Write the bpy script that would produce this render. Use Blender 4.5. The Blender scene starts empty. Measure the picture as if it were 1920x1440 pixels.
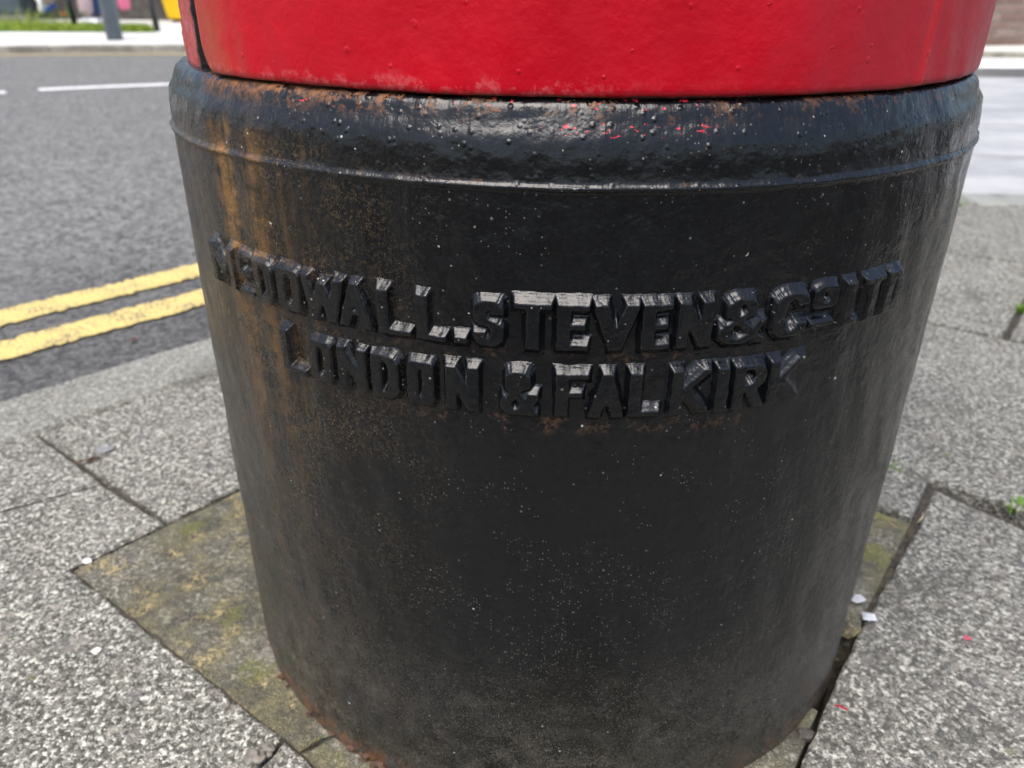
import bpy, bmesh, math, random
import numpy as np
from mathutils import Vector, Matrix, noise as mnoise

sc = bpy.context.scene
COL = sc.collection
random.seed(7)
RNG = np.random.default_rng(11)

# ------------------------------------------------------------------ camera
F_PX, PITCH, ROLL = 1453.55, 0.4759, 0.0084
CAM = Vector((-0.0370, -0.6046, 0.4960))
FW = Vector((0, math.cos(PITCH), -math.sin(PITCH)))
RT0 = Vector((1, 0, 0)); UP0 = RT0.cross(FW)
RT = RT0 * math.cos(ROLL) + UP0 * math.sin(ROLL)
UP = -RT0 * math.sin(ROLL) + UP0 * math.cos(ROLL)
cd = bpy.data.cameras.new('camera'); cam = bpy.data.objects.new('camera', cd); COL.objects.link(cam)
cam.matrix_world = Matrix((RT, UP, -FW)).transposed().to_4x4()
cam.location = CAM
cd.sensor_width = 36; cd.lens = F_PX / 1920 * 36
cd.clip_start = 0.02; cd.clip_end = 2000
cd.dof.use_dof = True; cd.dof.focus_distance = 0.375; cd.dof.aperture_fstop = 10.5
sc.camera = cam

# ------------------------------------------------------------------ light
SUN_EL, SUN_AZ = math.radians(70), math.radians(-155)      # azimuth measured from +y towards +x
w = bpy.data.worlds.new('World'); sc.world = w; w.use_nodes = True
wn = w.node_tree.nodes; wl = w.node_tree.links
sky = wn.new('ShaderNodeTexSky'); sky.sky_type = 'NISHITA'; sky.sun_disc = False
sky.sun_elevation = SUN_EL; sky.sun_rotation = SUN_AZ
sky.air_density = 1.0; sky.dust_density = 4.0; sky.ozone_density = 1.0
wl.new(sky.outputs[0], wn['Background'].inputs[0]); wn['Background'].inputs[1].default_value = 0.10
ld = bpy.data.lights.new('sun', 'SUN'); sun = bpy.data.objects.new('sun', ld); COL.objects.link(sun)
ld.energy = 1.5; ld.angle = math.radians(50); ld.color = (1, 0.985, 0.96)
sd = Vector((math.sin(SUN_AZ) * math.cos(SUN_EL), math.cos(SUN_AZ) * math.cos(SUN_EL), math.sin(SUN_EL)))
sun.rotation_euler = sd.to_track_quat('Z', 'Y').to_euler(); sun.location = sd * 30
vs = sc.view_settings
vs.view_transform = 'Standard'; vs.look = 'None'; vs.gamma = 1; vs.exposure = 1.34
try: vs.use_curve_mapping = False
except Exception: pass

cy = sc.cycles
cy.max_bounces = 5; cy.diffuse_bounces = 3; cy.glossy_bounces = 3; cy.use_adaptive_sampling = True; cy.adaptive_threshold = 0.02

# ------------------------------------------------------------------ pixel helpers
def G(px, py, z=0.0):                       # the ground point seen at a pixel of the photograph
    d = FW + RT * ((px - 960) / F_PX) - UP * ((py - 720) / F_PX)
    t = (z - CAM.z) / d.z
    return (CAM.x + d.x * t, CAM.y + d.y * t)
def at(px, py, dist):                       # a point on a pixel's ray at a given +y distance
    d = FW + RT * ((px - 960) / F_PX) - UP * ((py - 720) / F_PX)
    t = (dist - CAM.y) / d.y
    return CAM + d * t

# ------------------------------------------------------------------ node helpers
class NT:
    def __init__(s, name):
        s.m = bpy.data.materials.new(name); s.m.use_nodes = True
        s.n = s.m.node_tree.nodes; s.l = s.m.node_tree.links
        s.b = s.n['Principled BSDF']
        s.tc = s.n.new('ShaderNodeTexCoord'); s.P = s.tc.outputs['Object']
        s._sep = None
    def put(s, sock, v):
        if isinstance(v, bpy.types.NodeSocket): s.l.new(v, sock)
        elif isinstance(v, (tuple, list)) and len(v) == 3 and sock.type == 'RGBA': sock.default_value = (*v, 1)
        else: sock.default_value = v
    def math(s, op, a, b=0.0, c=0.0, clamp=False):
        n = s.n.new('ShaderNodeMath'); n.operation = op; n.use_clamp = clamp
        s.put(n.inputs[0], a); s.put(n.inputs[1], b)
        if op in ('MULTIPLY_ADD', 'SMOOTH_MIN', 'COMPARE'): s.put(n.inputs[2], c)
        return n.outputs[0]
    def add(s, a, b): return s.math('ADD', a, b)
    def sub(s, a, b): return s.math('SUBTRACT', a, b)
    def mul(s, a, b): return s.math('MULTIPLY', a, b)
    def mx(s, a, b): return s.math('MAXIMUM', a, b)
    def inv(s, a): return s.math('SUBTRACT', 1.0, a, clamp=True)
    def sep(s):
        if s._sep is None:
            n = s.n.new('ShaderNodeSeparateXYZ'); s.l.new(s.P, n.inputs[0]); s._sep = n.outputs
        return s._sep
    def comb(s, x, y, z):
        n = s.n.new('ShaderNodeCombineXYZ')
        for i, v in enumerate((x, y, z)): s.put(n.inputs[i], v)
        return n.outputs[0]
    def scale(s, v, xyz):
        n = s.n.new('ShaderNodeVectorMath'); n.operation = 'MULTIPLY'; s.put(n.inputs[0], v); n.inputs[1].default_value = xyz
        return n.outputs[0]
    def noise(s, sc_, det=4, rough=.55, vec=None, dist=0.0, col=False):
        n = s.n.new('ShaderNodeTexNoise'); s.put(n.inputs['Vector'], vec or s.P)
        n.inputs['Scale'].default_value = sc_; n.inputs['Detail'].default_value = det
        n.inputs['Roughness'].default_value = rough; n.inputs['Distortion'].default_value = dist
        return n.outputs['Color' if col else 'Fac']
    def vor(s, sc_, feat='F1', out='Distance', vec=None, rand=1.0, dim='3D'):
        n = s.n.new('ShaderNodeTexVoronoi'); n.feature = feat; n.voronoi_dimensions = dim; s.put(n.inputs['Vector'], vec or s.P)
        n.inputs['Scale'].default_value = sc_; n.inputs['Randomness'].default_value = rand
        return n.outputs[out]
    def ramp(s, v, lo, hi, a=0.0, b=1.0, smooth=True):
        n = s.n.new('ShaderNodeMapRange'); n.interpolation_type = 'SMOOTHSTEP' if smooth else 'LINEAR'
        s.put(n.inputs['Value'], v)
        n.inputs['From Min'].default_value = lo; n.inputs['From Max'].default_value = hi
        n.inputs['To Min'].default_value = a; n.inputs['To Max'].default_value = b
        return n.outputs[0]
    def win(s, v, a, b, c, d):              # up between a and b, down between c and d
        return s.mul(s.ramp(v, a, b), s.ramp(v, c, d, 1.0, 0.0))
    def mix(s, f, a, b, mode='MIX'):
        n = s.n.new('ShaderNodeMix'); n.data_type = 'RGBA'; n.blend_type = mode
        s.put(n.inputs[0], f); s.put(n.inputs[6], a); s.put(n.inputs[7], b)
        return n.outputs[2]
    def bump(s, h, dist, strength=1.0, prev=None):
        n = s.n.new('ShaderNodeBump'); n.inputs['Distance'].default_value = dist; n.inputs['Strength'].default_value = strength
        s.put(n.inputs['Height'], h)
        if prev is not None: s.l.new(prev, n.inputs['Normal'])
        return n.outputs[0]
    def rnd(s):
        n = s.n.new('ShaderNodeObjectInfo'); return n.outputs['Random']
    def done(s, col, rough, nrm=None, spec=.5, coat=0.0, metal=0.0):
        s.put(s.b.inputs['Base Color'], col); s.put(s.b.inputs['Roughness'], rough)
        s.put(s.b.inputs['Specular IOR Level'], spec)
        if coat: s.b.inputs['Coat Weight'].default_value = coat
        if metal: s.b.inputs['Metallic'].default_value = metal
        if nrm is not None: s.l.new(nrm, s.b.inputs['Normal'])
        return s.m

def plain(name, col, rough=.6, var=.25, sc_=30, bump=0.0, spec=.5):
    t = NT(name); n = t.noise(sc_, 5)
    c = t.mix(t.ramp(n, .3, .7), tuple(v * (1 - var) for v in col), tuple(min(1, v * (1 + var)) for v in col))
    return t.done(c, rough, t.bump(n, bump) if bump else None, spec)

# ------------------------------------------------------------------ materials
def mat_black():
    t = NT('black gloss paint'); x, y, z = t.sep()
    phi = t.math('ARCTAN2', x, t.mul(y, -1.0))            # 0 towards the pavement side, + to the right
    deg = t.mul(phi, 57.29578)
    arc = t.mul(phi, .27)
    P2 = t.comb(arc, z, t.math('SQRT', t.add(t.mul(x, x), t.mul(y, y))))
    rad = t.math('SQRT', t.add(t.mul(x, x), t.mul(y, y)))
    low = t.ramp(rad, .2716, .2732, 1, .12)                # raised lettering sheds the rust
    n_big = t.noise(14, 2, vec=P2); n_mid = t.noise(70, 3, vec=P2); n_fine = t.noise(420, 2, .6, vec=P2)
    vstreak = t.noise(1.0, 3, .6, vec=t.scale(P2, (130, 7, 30)))
    col = t.mix(t.ramp(n_fine, .35, .7), (.0022, .0028, .0038), (.0045, .0052, .0062))
    # grey-brown road dust
    rimgloss = t.ramp(z, .421, .434, 1, .3)
    dustm = t.ramp(t.add(t.noise(900, 2, .7, vec=P2), t.mul(n_mid, .35)), .62, .86)
    side = t.add(t.ramp(deg, -66, -24, 1, 0), t.add(t.ramp(deg, 22, 64, 0, .3), t.ramp(z, .0, .17, 1.5, 0)))
    col = t.mix(t.mul(t.mul(t.mul(dustm, side), rimgloss), t.ramp(n_big, .2, .7, .25, .7)), col, (.125, .112, .09))
    film = t.mul(t.ramp(z, 0, .15, 1, 0), t.ramp(t.noise(1, 2, vec=t.scale(P2, (45, 14, 20))), .3, .75, .05, .36))
    film = t.mx(film, t.mul(t.ramp(deg, -70, -30, .8, 0), t.mul(low, t.ramp(n_mid, .3, .7, .35, .8))))
    film = t.mul(film, t.ramp(z, .421, .434, 1, .12))
    col = t.mix(film, col, (.062, .056, .047))
    # hairline crazing with brown in the cracks
    fib = t.noise(300, 3, .65, vec=P2, dist=.6)
    craze = t.mul(t.ramp(t.math('ABSOLUTE', t.sub(fib, .5)), .004, .034, 1, 0), t.ramp(n_fine, .35, .6, .15, 1))
    zone = t.mul(t.ramp(deg, -40, -8, 1, 0), t.mul(t.ramp(z, .12, .30, .45, 1), t.ramp(z, .42, .435, 1, .2)))
    zone = t.mul(t.mul(zone, low), t.ramp(t.noise(28, 2, vec=P2), .3, .62, .15, 1))
    col = t.mix(t.mul(t.mul(craze, zone), .7), col, (.20, .125, .05))
    # rust runs from the door seam
    run = t.ramp(t.add(vstreak, t.mul(n_mid, .25)), .60, .80)
    w1 = t.win(deg, -47.5, -45.2, -43.6, -41); w2 = t.win(deg, -41, -39.4, -38.2, -35)
    rz = t.mul(t.mul(t.ramp(z, .22, .40, .1, 1), t.ramp(z, .428, .438, 1, .12)), t.add(.55, t.mul(craze, .45)))
    rz = t.mul(rz, low)
    runs = t.mul(t.mul(t.mx(w1, t.mul(w2, .8)), t.ramp(t.add(vstreak, n_mid), .75, 1.2)), rz)
    runs = t.mx(runs, t.mul(t.mul(t.win(deg, -62, -50, -34, -26), run), t.mul(rz, .22)))
    col = t.mix(t.mul(runs, .95), col, t.mix(n_fine, (.17, .085, .02), (.40, .19, .04)))
    # rust under the door edge, along the bead, under the lettering and at the foot
    rn = t.noise(90, 4, .65, vec=P2)
    top = t.mul(t.ramp(z, .4415, .4525), t.ramp(t.add(t.add(rn, t.mul(t.sub(n_fine, .5), .35)), t.ramp(deg, -46, -18, .14, 0)), .53, .60))
    top = t.mul(t.mul(top, t.ramp(deg, -54, -47)), t.ramp(deg, -5, 18, 1, .4))
    col = t.mix(t.mul(top, .75), col, t.mix(t.ramp(t.noise(260, 3, vec=P2), .3, .7), (.03, .014, .009), (.27, .105, .03)))
    ledge = t.mx(t.win(z, .4186, .4195, .4205, .4215), t.mx(t.win(z, .333, .3385, .3395, .342), t.win(z, .292, .3015, .304, .307)))
    col = t.mix(t.mul(t.mul(ledge, t.ramp(rn, .47, .68)), t.mul(t.ramp(n_fine, .4, .6), t.ramp(deg, 10, 26, .55, 0))), col, (.12, .062, .034))
    foot = t.mul(t.ramp(z, .004, .022, 1, 0), t.ramp(rn, .42, .6))
    col = t.mix(t.mul(foot, t.ramp(deg, -30, 10, .8, .3)), col, (.16, .065, .028))
    # rust pits on the rim
    pit_d = t.vor(95, vec=P2); pit_r = t.vor(95, out='Color', vec=P2)
    pr = t.n.new('ShaderNodeSeparateColor'); t.l.new(pit_r, pr.inputs[0])
    pit = t.mul(t.mul(t.ramp(pit_d, .10, .2, 1, 0), t.math('GREATER_THAN', pr.outputs[0], .82)), t.mul(t.win(z, .437, .441, .449, .453), t.ramp(deg, -20, -12, 1, 0)))
    col = t.mix(pit, col, (.16, .055, .02))
    # flecks of red paint on the rim
    rs = t.noise(1.0, 3, .6, vec=t.scale(P2, (240, 480, 1)))
    redz = t.mx(t.mul(t.win(z, .4462, .4468, .4482, .449), t.win(deg, -33, -31.5, -25, -23)),
                t.mx(t.mul(t.win(z, .4385, .4395, .444, .446), t.win(deg, -7, -3, 7, 12)), t.mul(t.win(z, .449, .450, .4525, .4545), t.win(deg, -16, -8, 7, 10))))
    col = t.mix(t.mul(t.ramp(rs, .635, .65), redz), col, (.62, .03, .045))
    # pale specks of grit
    sd_ = t.vor(260, vec=P2); sr = t.n.new('ShaderNodeSeparateColor'); t.l.new(t.vor(260, out='Color', vec=P2), sr.inputs[0])
    thr = t.ramp(z, 0, .3, .40, .70)
    sp = t.mul(t.ramp(t.math('DIVIDE', sd_, t.add(.05, t.mul(t.mul(sr.outputs[1], sr.outputs[1]), .2))), .5, 1.0, 1, 0), t.math('GREATER_THAN', sr.outputs[0], thr))
    sp2d = t.vor(70, vec=P2); s2 = t.n.new('ShaderNodeSeparateColor'); t.l.new(t.vor(70, out='Color', vec=P2), s2.inputs[0])
    sp2 = t.mul(t.ramp(t.add(sp2d, t.mul(t.sub(fib, .5), .35)), .02, .05, 1, 0), t.math('GREATER_THAN', s2.outputs[0], .88))
    s3d = t.vor(620, vec=P2, dim='2D'); s3 = t.n.new('ShaderNodeSeparateColor'); t.l.new(t.vor(620, out='Color', vec=P2, dim='2D'), s3.inputs[0])
    sp3 = t.mul(t.ramp(s3d, .10, .30, 1, 0), t.math('GREATER_THAN', s3.outputs[0], t.add(t.ramp(z, 0, .34, .76, 1.0), t.ramp(t.noise(24, 3, .7, vec=P2), .35, .65, .16, -.08))))
    col = t.mix(t.mul(sp3, t.add(.15, t.mul(s3.outputs[1], .6))), col, (.22, .205, .175))
    col = t.mix(t.mx(t.mul(sp, t.add(.2, t.mul(sr.outputs[2], .55))), sp2), col, t.mix(sr.outputs[2], (.20, .18, .15), (.60, .58, .54)))
    allrust = t.mx(t.mx(runs, top), t.mul(t.mul(craze, zone), .6))
    rough = t.add(t.ramp(n_mid, .3, .7, .20, .30), t.add(t.mul(allrust, .35), t.mul(t.mx(film, t.mul(t.mul(dustm, side), rimgloss)), .35)))
    lump = t.noise(150, 2, .5, vec=P2)
    sag = t.noise(1, 2, .6, vec=t.scale(P2, (240, 50, 60)))
    pim = t.ramp(t.vor(170, vec=P2), .0, .3, 1, 0)
    h = t.mul(t.add(t.mul(lump, .00055), t.mul(sag, .0005)), t.ramp(rad, .2716, .2732, 1, .55))
    h = t.add(h, t.add(t.mul(n_fine, .00022), t.mul(t.mul(pim, t.ramp(z, .40, .43, .1, 1)), .0005)))
    h = t.add(h, t.add(t.mul(sp, .0002), t.mul(t.noise(42, 2, vec=P2), .0012)))
    nrm = t.bump(h, 1.0)
    return t.done(col, rough, nrm, .44)

def mat_red(name, weather):
    t = NT(name); x, y, z = t.sep()
    deg = t.mul(t.math('ARCTAN2', x, t.mul(y, -1.0)), 57.29578)
    P2 = t.comb(t.mul(deg, .0047), z, 0.0)
    n_mid = t.noise(60, 5, vec=P2); n_fine = t.noise(380, 3, vec=P2)
    col = t.mix(t.ramp(t.noise(9, 4, vec=P2), .3, .7), (.42, .0005, .009), (.52, .0008, .012))
    vs_ = t.noise(1, 4, .6, vec=t.scale(P2, (70, 5, 1)))
    rad = t.math('SQRT', t.add(t.mul(x, x), t.mul(y, y)))
    # chalked, dulled paint and one clean run
    dull = t.mul(t.ramp(t.add(deg, t.mul(n_mid, 8)), 16, 32), t.inv(t.win(t.add(deg, t.mul(t.sub(z, .46), -20)), 35.3, 35.7, 37.1, 37.5)))
    dull = t.mul(dull, t.ramp(vs_, .2, .8, .65, 1))
    col = t.mix(t.mul(dull, .8), col, (.30, .012, .022))
    # rust stain creeping in from the seam
    st = t.mul(t.ramp(t.add(deg, t.mul(t.sub(vs_, .5), 16)), -50, -36, 1, 0), t.ramp(z, .455, .52, 1, .35))
    st = t.mul(st, t.ramp(n_mid, .25, .65, .35, 1))
    col = t.mix(t.mul(st, .75 * weather), col, t.mix(n_mid, (.17, .035, .025), (.40, .13, .035)))
    edge = t.mul(t.ramp(z, .456, .466, 1, 0), t.ramp(t.add(t.noise(90, 5, .7, vec=P2), t.ramp(z, .456, .468, .06, -.12)), .52, .58))
    edge = t.mul(edge, t.ramp(deg, -8, 6, 1, .15))
    col = t.mix(t.mul(edge, .22), col, t.mix(t.ramp(n_fine, .35, .65), (.42, .03, .04), (.70, .28, .27)))
    blot = t.ramp(t.noise(46, 5, .65, vec=P2), .66, .8)
    col = t.mix(t.mul(blot, .3), col, (.55, .03, .04))
    rim = t.mul(t.ramp(z, .4538, .4556, 1, 0), t.ramp(n_mid, .35, .6))
    col = t.mix(rim, col, (.09, .035, .02))
    if weather < 1:                                       # the body: rough faded paint, seam groove painted dark to stand for its shade
        col = t.mix(t.mul(t.ramp(n_fine, .45, .6), .5), col, (.52, .17, .17)); col = t.mix(t.mul(t.ramp(n_mid, .5, .65), .6), col, (.16, .02, .022))
        col = t.mix(t.win(deg, -56.9, -56.0, -49, -48), col, (.012, .008, .007))
    pd = t.vor(85, vec=P2, dim='2D'); pc = t.n.new('ShaderNodeSeparateColor'); t.l.new(t.vor(85, out='Color', vec=P2, dim='2D'), pc.inputs[0])
    pim = t.mul(t.mul(t.ramp(t.math('DIVIDE', pd, t.add(.06, t.mul(pc.outputs[1], .12))), .3, 1.0, 1, 0), t.math('GREATER_THAN', pc.outputs[0], .86)), t.ramp(n_fine, .3, .6, .3, 1))
    nrm = t.bump(t.add(t.mul(t.noise(110, 3, vec=P2), .0004), t.add(t.mul(n_fine, .00011), t.mul(pim, .00028))), 1.0)
    rough = t.add(t.ramp(n_mid, .3, .7, .24, .36), t.mul(t.mx(t.mx(st, dull), edge), .22))
    return t.done(col, rough, nrm, .3)

def mat_flag(name, moss=0.0, tint=(1, 1, 1), chip=1.0):
    t = NT(name); P = t.P
    big = t.noise(3.5, 5, .6); mid = t.noise(38, 5, .6)
    base = t.mix(t.ramp(big, .3, .7), tuple(a * b for a, b in zip((.19, .182, .150), tint)), tuple(a * b for a, b in zip((.29, .278, .237), tint)))
    warp = t.n.new('ShaderNodeVectorMath'); warp.operation = 'MULTIPLY_ADD'
    t.l.new(t.noise(260, 2, col=True), warp.inputs[0]); warp.inputs[1].default_value = (.004, .004, .004); t.l.new(P, warp.inputs[2])
    v1 = t.n.new('ShaderNodeSeparateColor'); t.l.new(t.vor(360, out='Color', vec=warp.outputs[0]), v1.inputs[0])
    v2 = t.n.new('ShaderNodeSeparateColor'); t.l.new(t.vor(110, out='Color', vec=warp.outputs[0]), v2.inputs[0])
    e1 = t.vor(360, 'DISTANCE_TO_EDGE', vec=warp.outputs[0])
    grit = t.noise(235, 3, .7)
    # sand matrix worn off the stones: pale chips, dark chips
    light = t.mul(t.ramp(t.add(grit, t.mul(v1.outputs[0], .30)), .58, .76), chip)
    dark = t.mul(t.ramp(t.add(t.noise(185, 3, .7), t.mul(v1.outputs[1], .30)), .58, .76), chip)
    col = t.mix(t.mul(light, .85), base, tuple(a * b for a, b in zip((.72, .70, .61), tint)))
    col = t.mix(t.mul(dark, .82), col, (.045, .041, .034))
    stone = t.mul(t.math('GREATER_THAN', v2.outputs[0], .91), chip)
    col = t.mix(t.mul(stone, .6), col, t.mix(v2.outputs[1], (.10, .095, .10), (.40, .36, .30)))
    stain = t.ramp(t.noise(9, 5, .65), .52, .74)
    col = t.mix(t.mul(stain, .7), col, (.09, .085, .068))
    pale = t.ramp(t.noise(5.3, 4, .6, vec=t.scale(P, (1, 1.3, 1))), .55, .75)
    col = t.mix(t.mul(pale, .25), col, (.52, .50, .44))
    lich = t.ramp(t.noise(34, 3, .5), .70, .76)
    col = t.mix(t.mul(lich, .5), col, (.17, .15, .045))
    if moss:
        m1 = t.ramp(t.noise(13, 5, .65), .36, .60); m2 = t.ramp(t.noise(26, 5, .65), .50, .70)
        col = t.mix(t.mul(m1, .9 * moss), col, t.mix(t.ramp(mid, .35, .65), (.045, .042, .03), (.17, .15, .07)))
        col = t.mix(t.mul(t.mul(m2, t.ramp(grit, .42, .58)), .85 * moss), col, (.60, .47, .21))
        col = t.mix(t.mul(t.ramp(t.noise(17, 4, .6, vec=t.scale(P, (1, 1, 7))), .58, .68), .6 * moss), col, (.16, .17, .03))
    r = t.rnd(); col = t.mix(t.mul(r, .38), col, (.13, .127, .118))
    h = t.add(t.mul(grit, .6), t.add(t.mul(t.ramp(e1, 0, .25), .25), t.mul(light, .35)))
    nrm = t.bump(t.add(t.mul(h, .0030), t.mul(mid, .002)), 1.0)
    return t.done(col, .88, nrm, .3)

def mat_asphalt():
    t = NT('asphalt')
    g = t.noise(130, 4, .7); v = t.n.new('ShaderNodeSeparateColor'); t.l.new(t.vor(90, out='Color'), v.inputs[0])
    col = t.mix(t.ramp(t.add(g, t.mul(v.outputs[0], .3)), .45, .85), (.035, .034, .032), (.26, .25, .225))
    col = t.mix(t.mul(t.ramp(t.noise(2.2, 5, .6), .4, .7), .5), col, (.135, .13, .12))
    col = t.mix(t.mul(t.ramp(t.noise(14, 5, .65), .5, .72), .4), col, (.035, .035, .036))
    x, y, z = t.sep()
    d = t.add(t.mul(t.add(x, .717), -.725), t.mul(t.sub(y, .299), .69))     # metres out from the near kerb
    kerb_dark = t.mul(t.ramp(t.add(d, t.mul(t.noise(5, 4, .6), -.5)), -.05, .75, 1, 0), t.ramp(g, .35, .65, 1, .6))  # asphalt gets darker towards the near kerb, broken up by noise
    col = t.mix(t.mul(kerb_dark, .8), col, (.026, .025, .024))
    nrm = t.bump(t.add(g, t.mul(t.vor(120), .8)), .006, .9)
    return t.done(col, .62, nrm, .5)

def mat_concrete_pale():
    t = NT('pale concrete'); n = t.noise(3, 5, .6)
    col = t.mix(t.ramp(n, .35, .65), (.27, .275, .28), (.36, .36, .36))
    sw = t.ramp(t.noise(1, 4, .6, vec=t.scale(t.P, (.7, 4.0, 1)), dist=1.0), .50, .60)
    col = t.mix(t.mul(sw, .6), col, (.23, .235, .24))
    return t.done(col, .75, t.bump(t.noise(160, 4), .002, .5), .4)

def mat_line(name, col, worn):
    t = NT(name)
    g = t.noise(180, 4, .7); n = t.noise(20, 5, .65)
    c = t.mix(t.ramp(n, .3, .7), tuple(v * .85 for v in col), col)
    c = t.mix(t.mul(t.ramp(t.add(t.mul(g, .75), t.mul(n, .35)), .555, .63), worn), c, (.075, .075, .072))
    c = t.mix(t.mul(t.ramp(t.noise(75, 4, .7), .56, .74), .3), c, (.18, .15, .09))
    return t.done(c, .7, t.bump(g, .003, .7), .4)

def mat_grass(name, a, b):
    t = NT(name); r = t.noise(9, 3)
    t.b.inputs['Transmission Weight'].default_value = 0
    c = t.mix(t.ramp(r, .3, .7), a, b)
    return t.done(c, .6, None, .3)

M = dict(black=mat_black(), red=mat_red('red gloss paint', 1.0), red_body=mat_red('weathered red paint', .45),
         flag=mat_flag('aggregate flagstone'), kerb=mat_flag('kerb concrete', 0, (.98, 1.0, 1.02), .55),
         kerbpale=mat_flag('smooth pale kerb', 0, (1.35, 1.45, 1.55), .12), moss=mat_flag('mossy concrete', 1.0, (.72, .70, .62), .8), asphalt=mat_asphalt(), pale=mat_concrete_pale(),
         yellow=mat_line('yellow road paint', (.66, .50, .17), .95), white=mat_line('white road paint', (.82, .82, .80), .6),
         mossdirt=plain('mossy joint dirt', (.055, .056, .022), .95, .5, 120, .004), dirt=plain('joint dirt', (.045, .038, .028), .95, .5, 160, .004), farpave=plain('far paving', (.50, .49, .46), .85, .12, 3, .001),
         farkerb=plain('far kerb stone', (.27, .25, .20), .8, .4, 6), post=plain('grey post paint', (.095, .125, .15), .4, .15, 8),
         blackpost=plain('black post paint', (.03, .032, .038), .4, .2, 12), cabinet=plain('slate cabinet paint', (.055, .075, .088), .35, .25, 6),
         grass=mat_grass('verge grass', (.16, .24, .03), (.36, .44, .06)), tuft=mat_grass('joint grass', (.09, .20, .02), (.22, .38, .04)),
         brick=None, mortar=plain('mortar', (.24, .22, .20), .9, .2, 60), wallgrey=plain('dark stone wall', (.075, .068, .06), .85, .35, 9, .003),
         coping=plain('coping stone', (.17, .16, .15), .8, .2, 9), yellowbin=plain('yellow plastic', (.85, .52, .005), .4, .06, 5),
         jeans=plain('blue denim', (.03, .06, .16), .85, .2, 40), pinkcloth=plain('pale pink cloth', (.62, .45, .47), .8, .1, 20),
         whiteshoe=plain('white trainer', (.8, .8, .8), .5, .05, 20), navy=plain('navy jumper', (.02, .025, .05), .85, .2, 30),
         skin=plain('skin', (.48, .29, .21), .5, .08, 20), hair=plain('brown hair', (.05, .03, .018), .6, .3, 60),
         pink=plain('pink plastic bag', (.75, .17, .30), .4, .12, 12), bagwhite=plain('white bag', (.82, .83, .85), .45, .05, 12),
         bagblue=plain('blue bag print', (.04, .13, .5), .45, .08, 12), poppy=plain('orange red petal', (.65, .08, .02), .6, .15, 40),
         stem=plain('green stem', (.10, .17, .04), .6, .2, 30), paper=plain('white tissue scrap', (.78, .80, .84), .8, .08, 90, .002),
         petal=plain('crimson petal', (.55, .025, .06), .55, .2, 120), petalpink=plain('pink petal', (.75, .16, .22), .55, .2, 120),
         leafred=plain('red brown leaf', (.22, .045, .02), .7, .3, 120), leaf=plain('dry brown leaf', (.16, .07, .035), .7, .3, 120), pebble=plain('grey pebble', (.17, .155, .13), .8, .35, 110, .002),
         darkstone=plain('dark stone crumb', (.06, .052, .043), .85, .4, 140, .002), chipgrey=plain('grey foil wrapper', (.42, .42, .43), .5, .4, 200, .003), chip=plain('white stone chip', (.75, .74, .70), .7, .1, 90), straw=plain('dry straw', (.55, .45, .28), .7, .2, 90),
         flake=plain('rust flake', (.075, .04, .025), .9, .45, 200, .003))
def mat_brick():
    t = NT('weathered brick'); r = t.rnd()
    c = t.mix(r, (.19, .115, .085), (.30, .22, .185)); c = t.mix(t.mul(t.ramp(t.noise(30, 4), .4, .7), .5), c, (.14, .12, .11))
    return t.done(c, .9, t.bump(t.noise(90, 4), .003), .3)
M['brick'] = mat_brick()

# ------------------------------------------------------------------ object helpers
def link(name, me, mat=None, parent=None, smooth=False):
    o = bpy.data.objects.new(name, me); COL.objects.link(o)
    if mat is not None:
        if not me.materials: me.materials.append(M[mat])
    if smooth:
        me.polygons.foreach_set('use_smooth', [True] * len(me.polygons))
    if parent is not None: o.parent = parent
    return o
def pyd(name, V, Fc, mat, parent=None, smooth=False):
    me = bpy.data.meshes.new(name); me.from_pydata([tuple(map(float, v)) for v in V], [], [tuple(map(int, f)) for f in Fc]); me.update()
    return link(name, me, mat, parent, smooth)
def empty(name, loc=(0, 0, 0), rz=0.0):
    o = bpy.data.objects.new(name, None); COL.objects.link(o); o.location = loc; o.rotation_euler = (0, 0, rz); o.empty_display_size = .1
    return o
def tag(o, label, cat, group=None):
    o['label'] = label; o['category'] = cat
    if group: o['group'] = group
    return o
def struct(o, kind='structure', label=None):
    o['kind'] = kind
    if label: o['label'] = label
    return o
def lathe(name, prof, seg, mat, parent, a0=0.0, a1=2 * math.pi, disp=None, smooth=True):
    full = abs(a1 - a0 - 2 * math.pi) < 1e-6
    n = seg if full else seg + 1
    a = a0 + (a1 - a0) * np.arange(n) / seg
    pr = np.array(prof); R, Z = pr[:, 0], pr[:, 1]
    A, RR = np.meshgrid(a, R); _, ZZ = np.meshgrid(a, Z)
    if disp is not None: RR = RR + disp(A, ZZ)
    V = np.stack([RR * np.sin(A), -RR * np.cos(A), ZZ], -1).reshape(-1, 3)
    m = len(R); i, j = np.meshgrid(np.arange(m - 1), np.arange(seg), indexing='ij')
    j2 = (j + 1) % n if full else j + 1
    Fc = np.stack([i * n + j, i * n + j2, (i + 1) * n + j2, (i + 1) * n + j], -1).reshape(-1, 4)
    return pyd(name, V, Fc, mat, parent, smooth)
def wave_noise(freqs, amp, seed):
    r = np.random.default_rng(seed)
    ks = [(r.normal(0, f, 2), r.uniform(0, 6.28), amp / math.sqrt(len(freqs))) for f in freqs]
    def fn(A, Z):
        s = np.zeros_like(A)
        for k, p, a in ks: s = s + a * np.sin(A * .27 * k[0] + Z * k[1] + p)
        return s
    return fn
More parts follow.
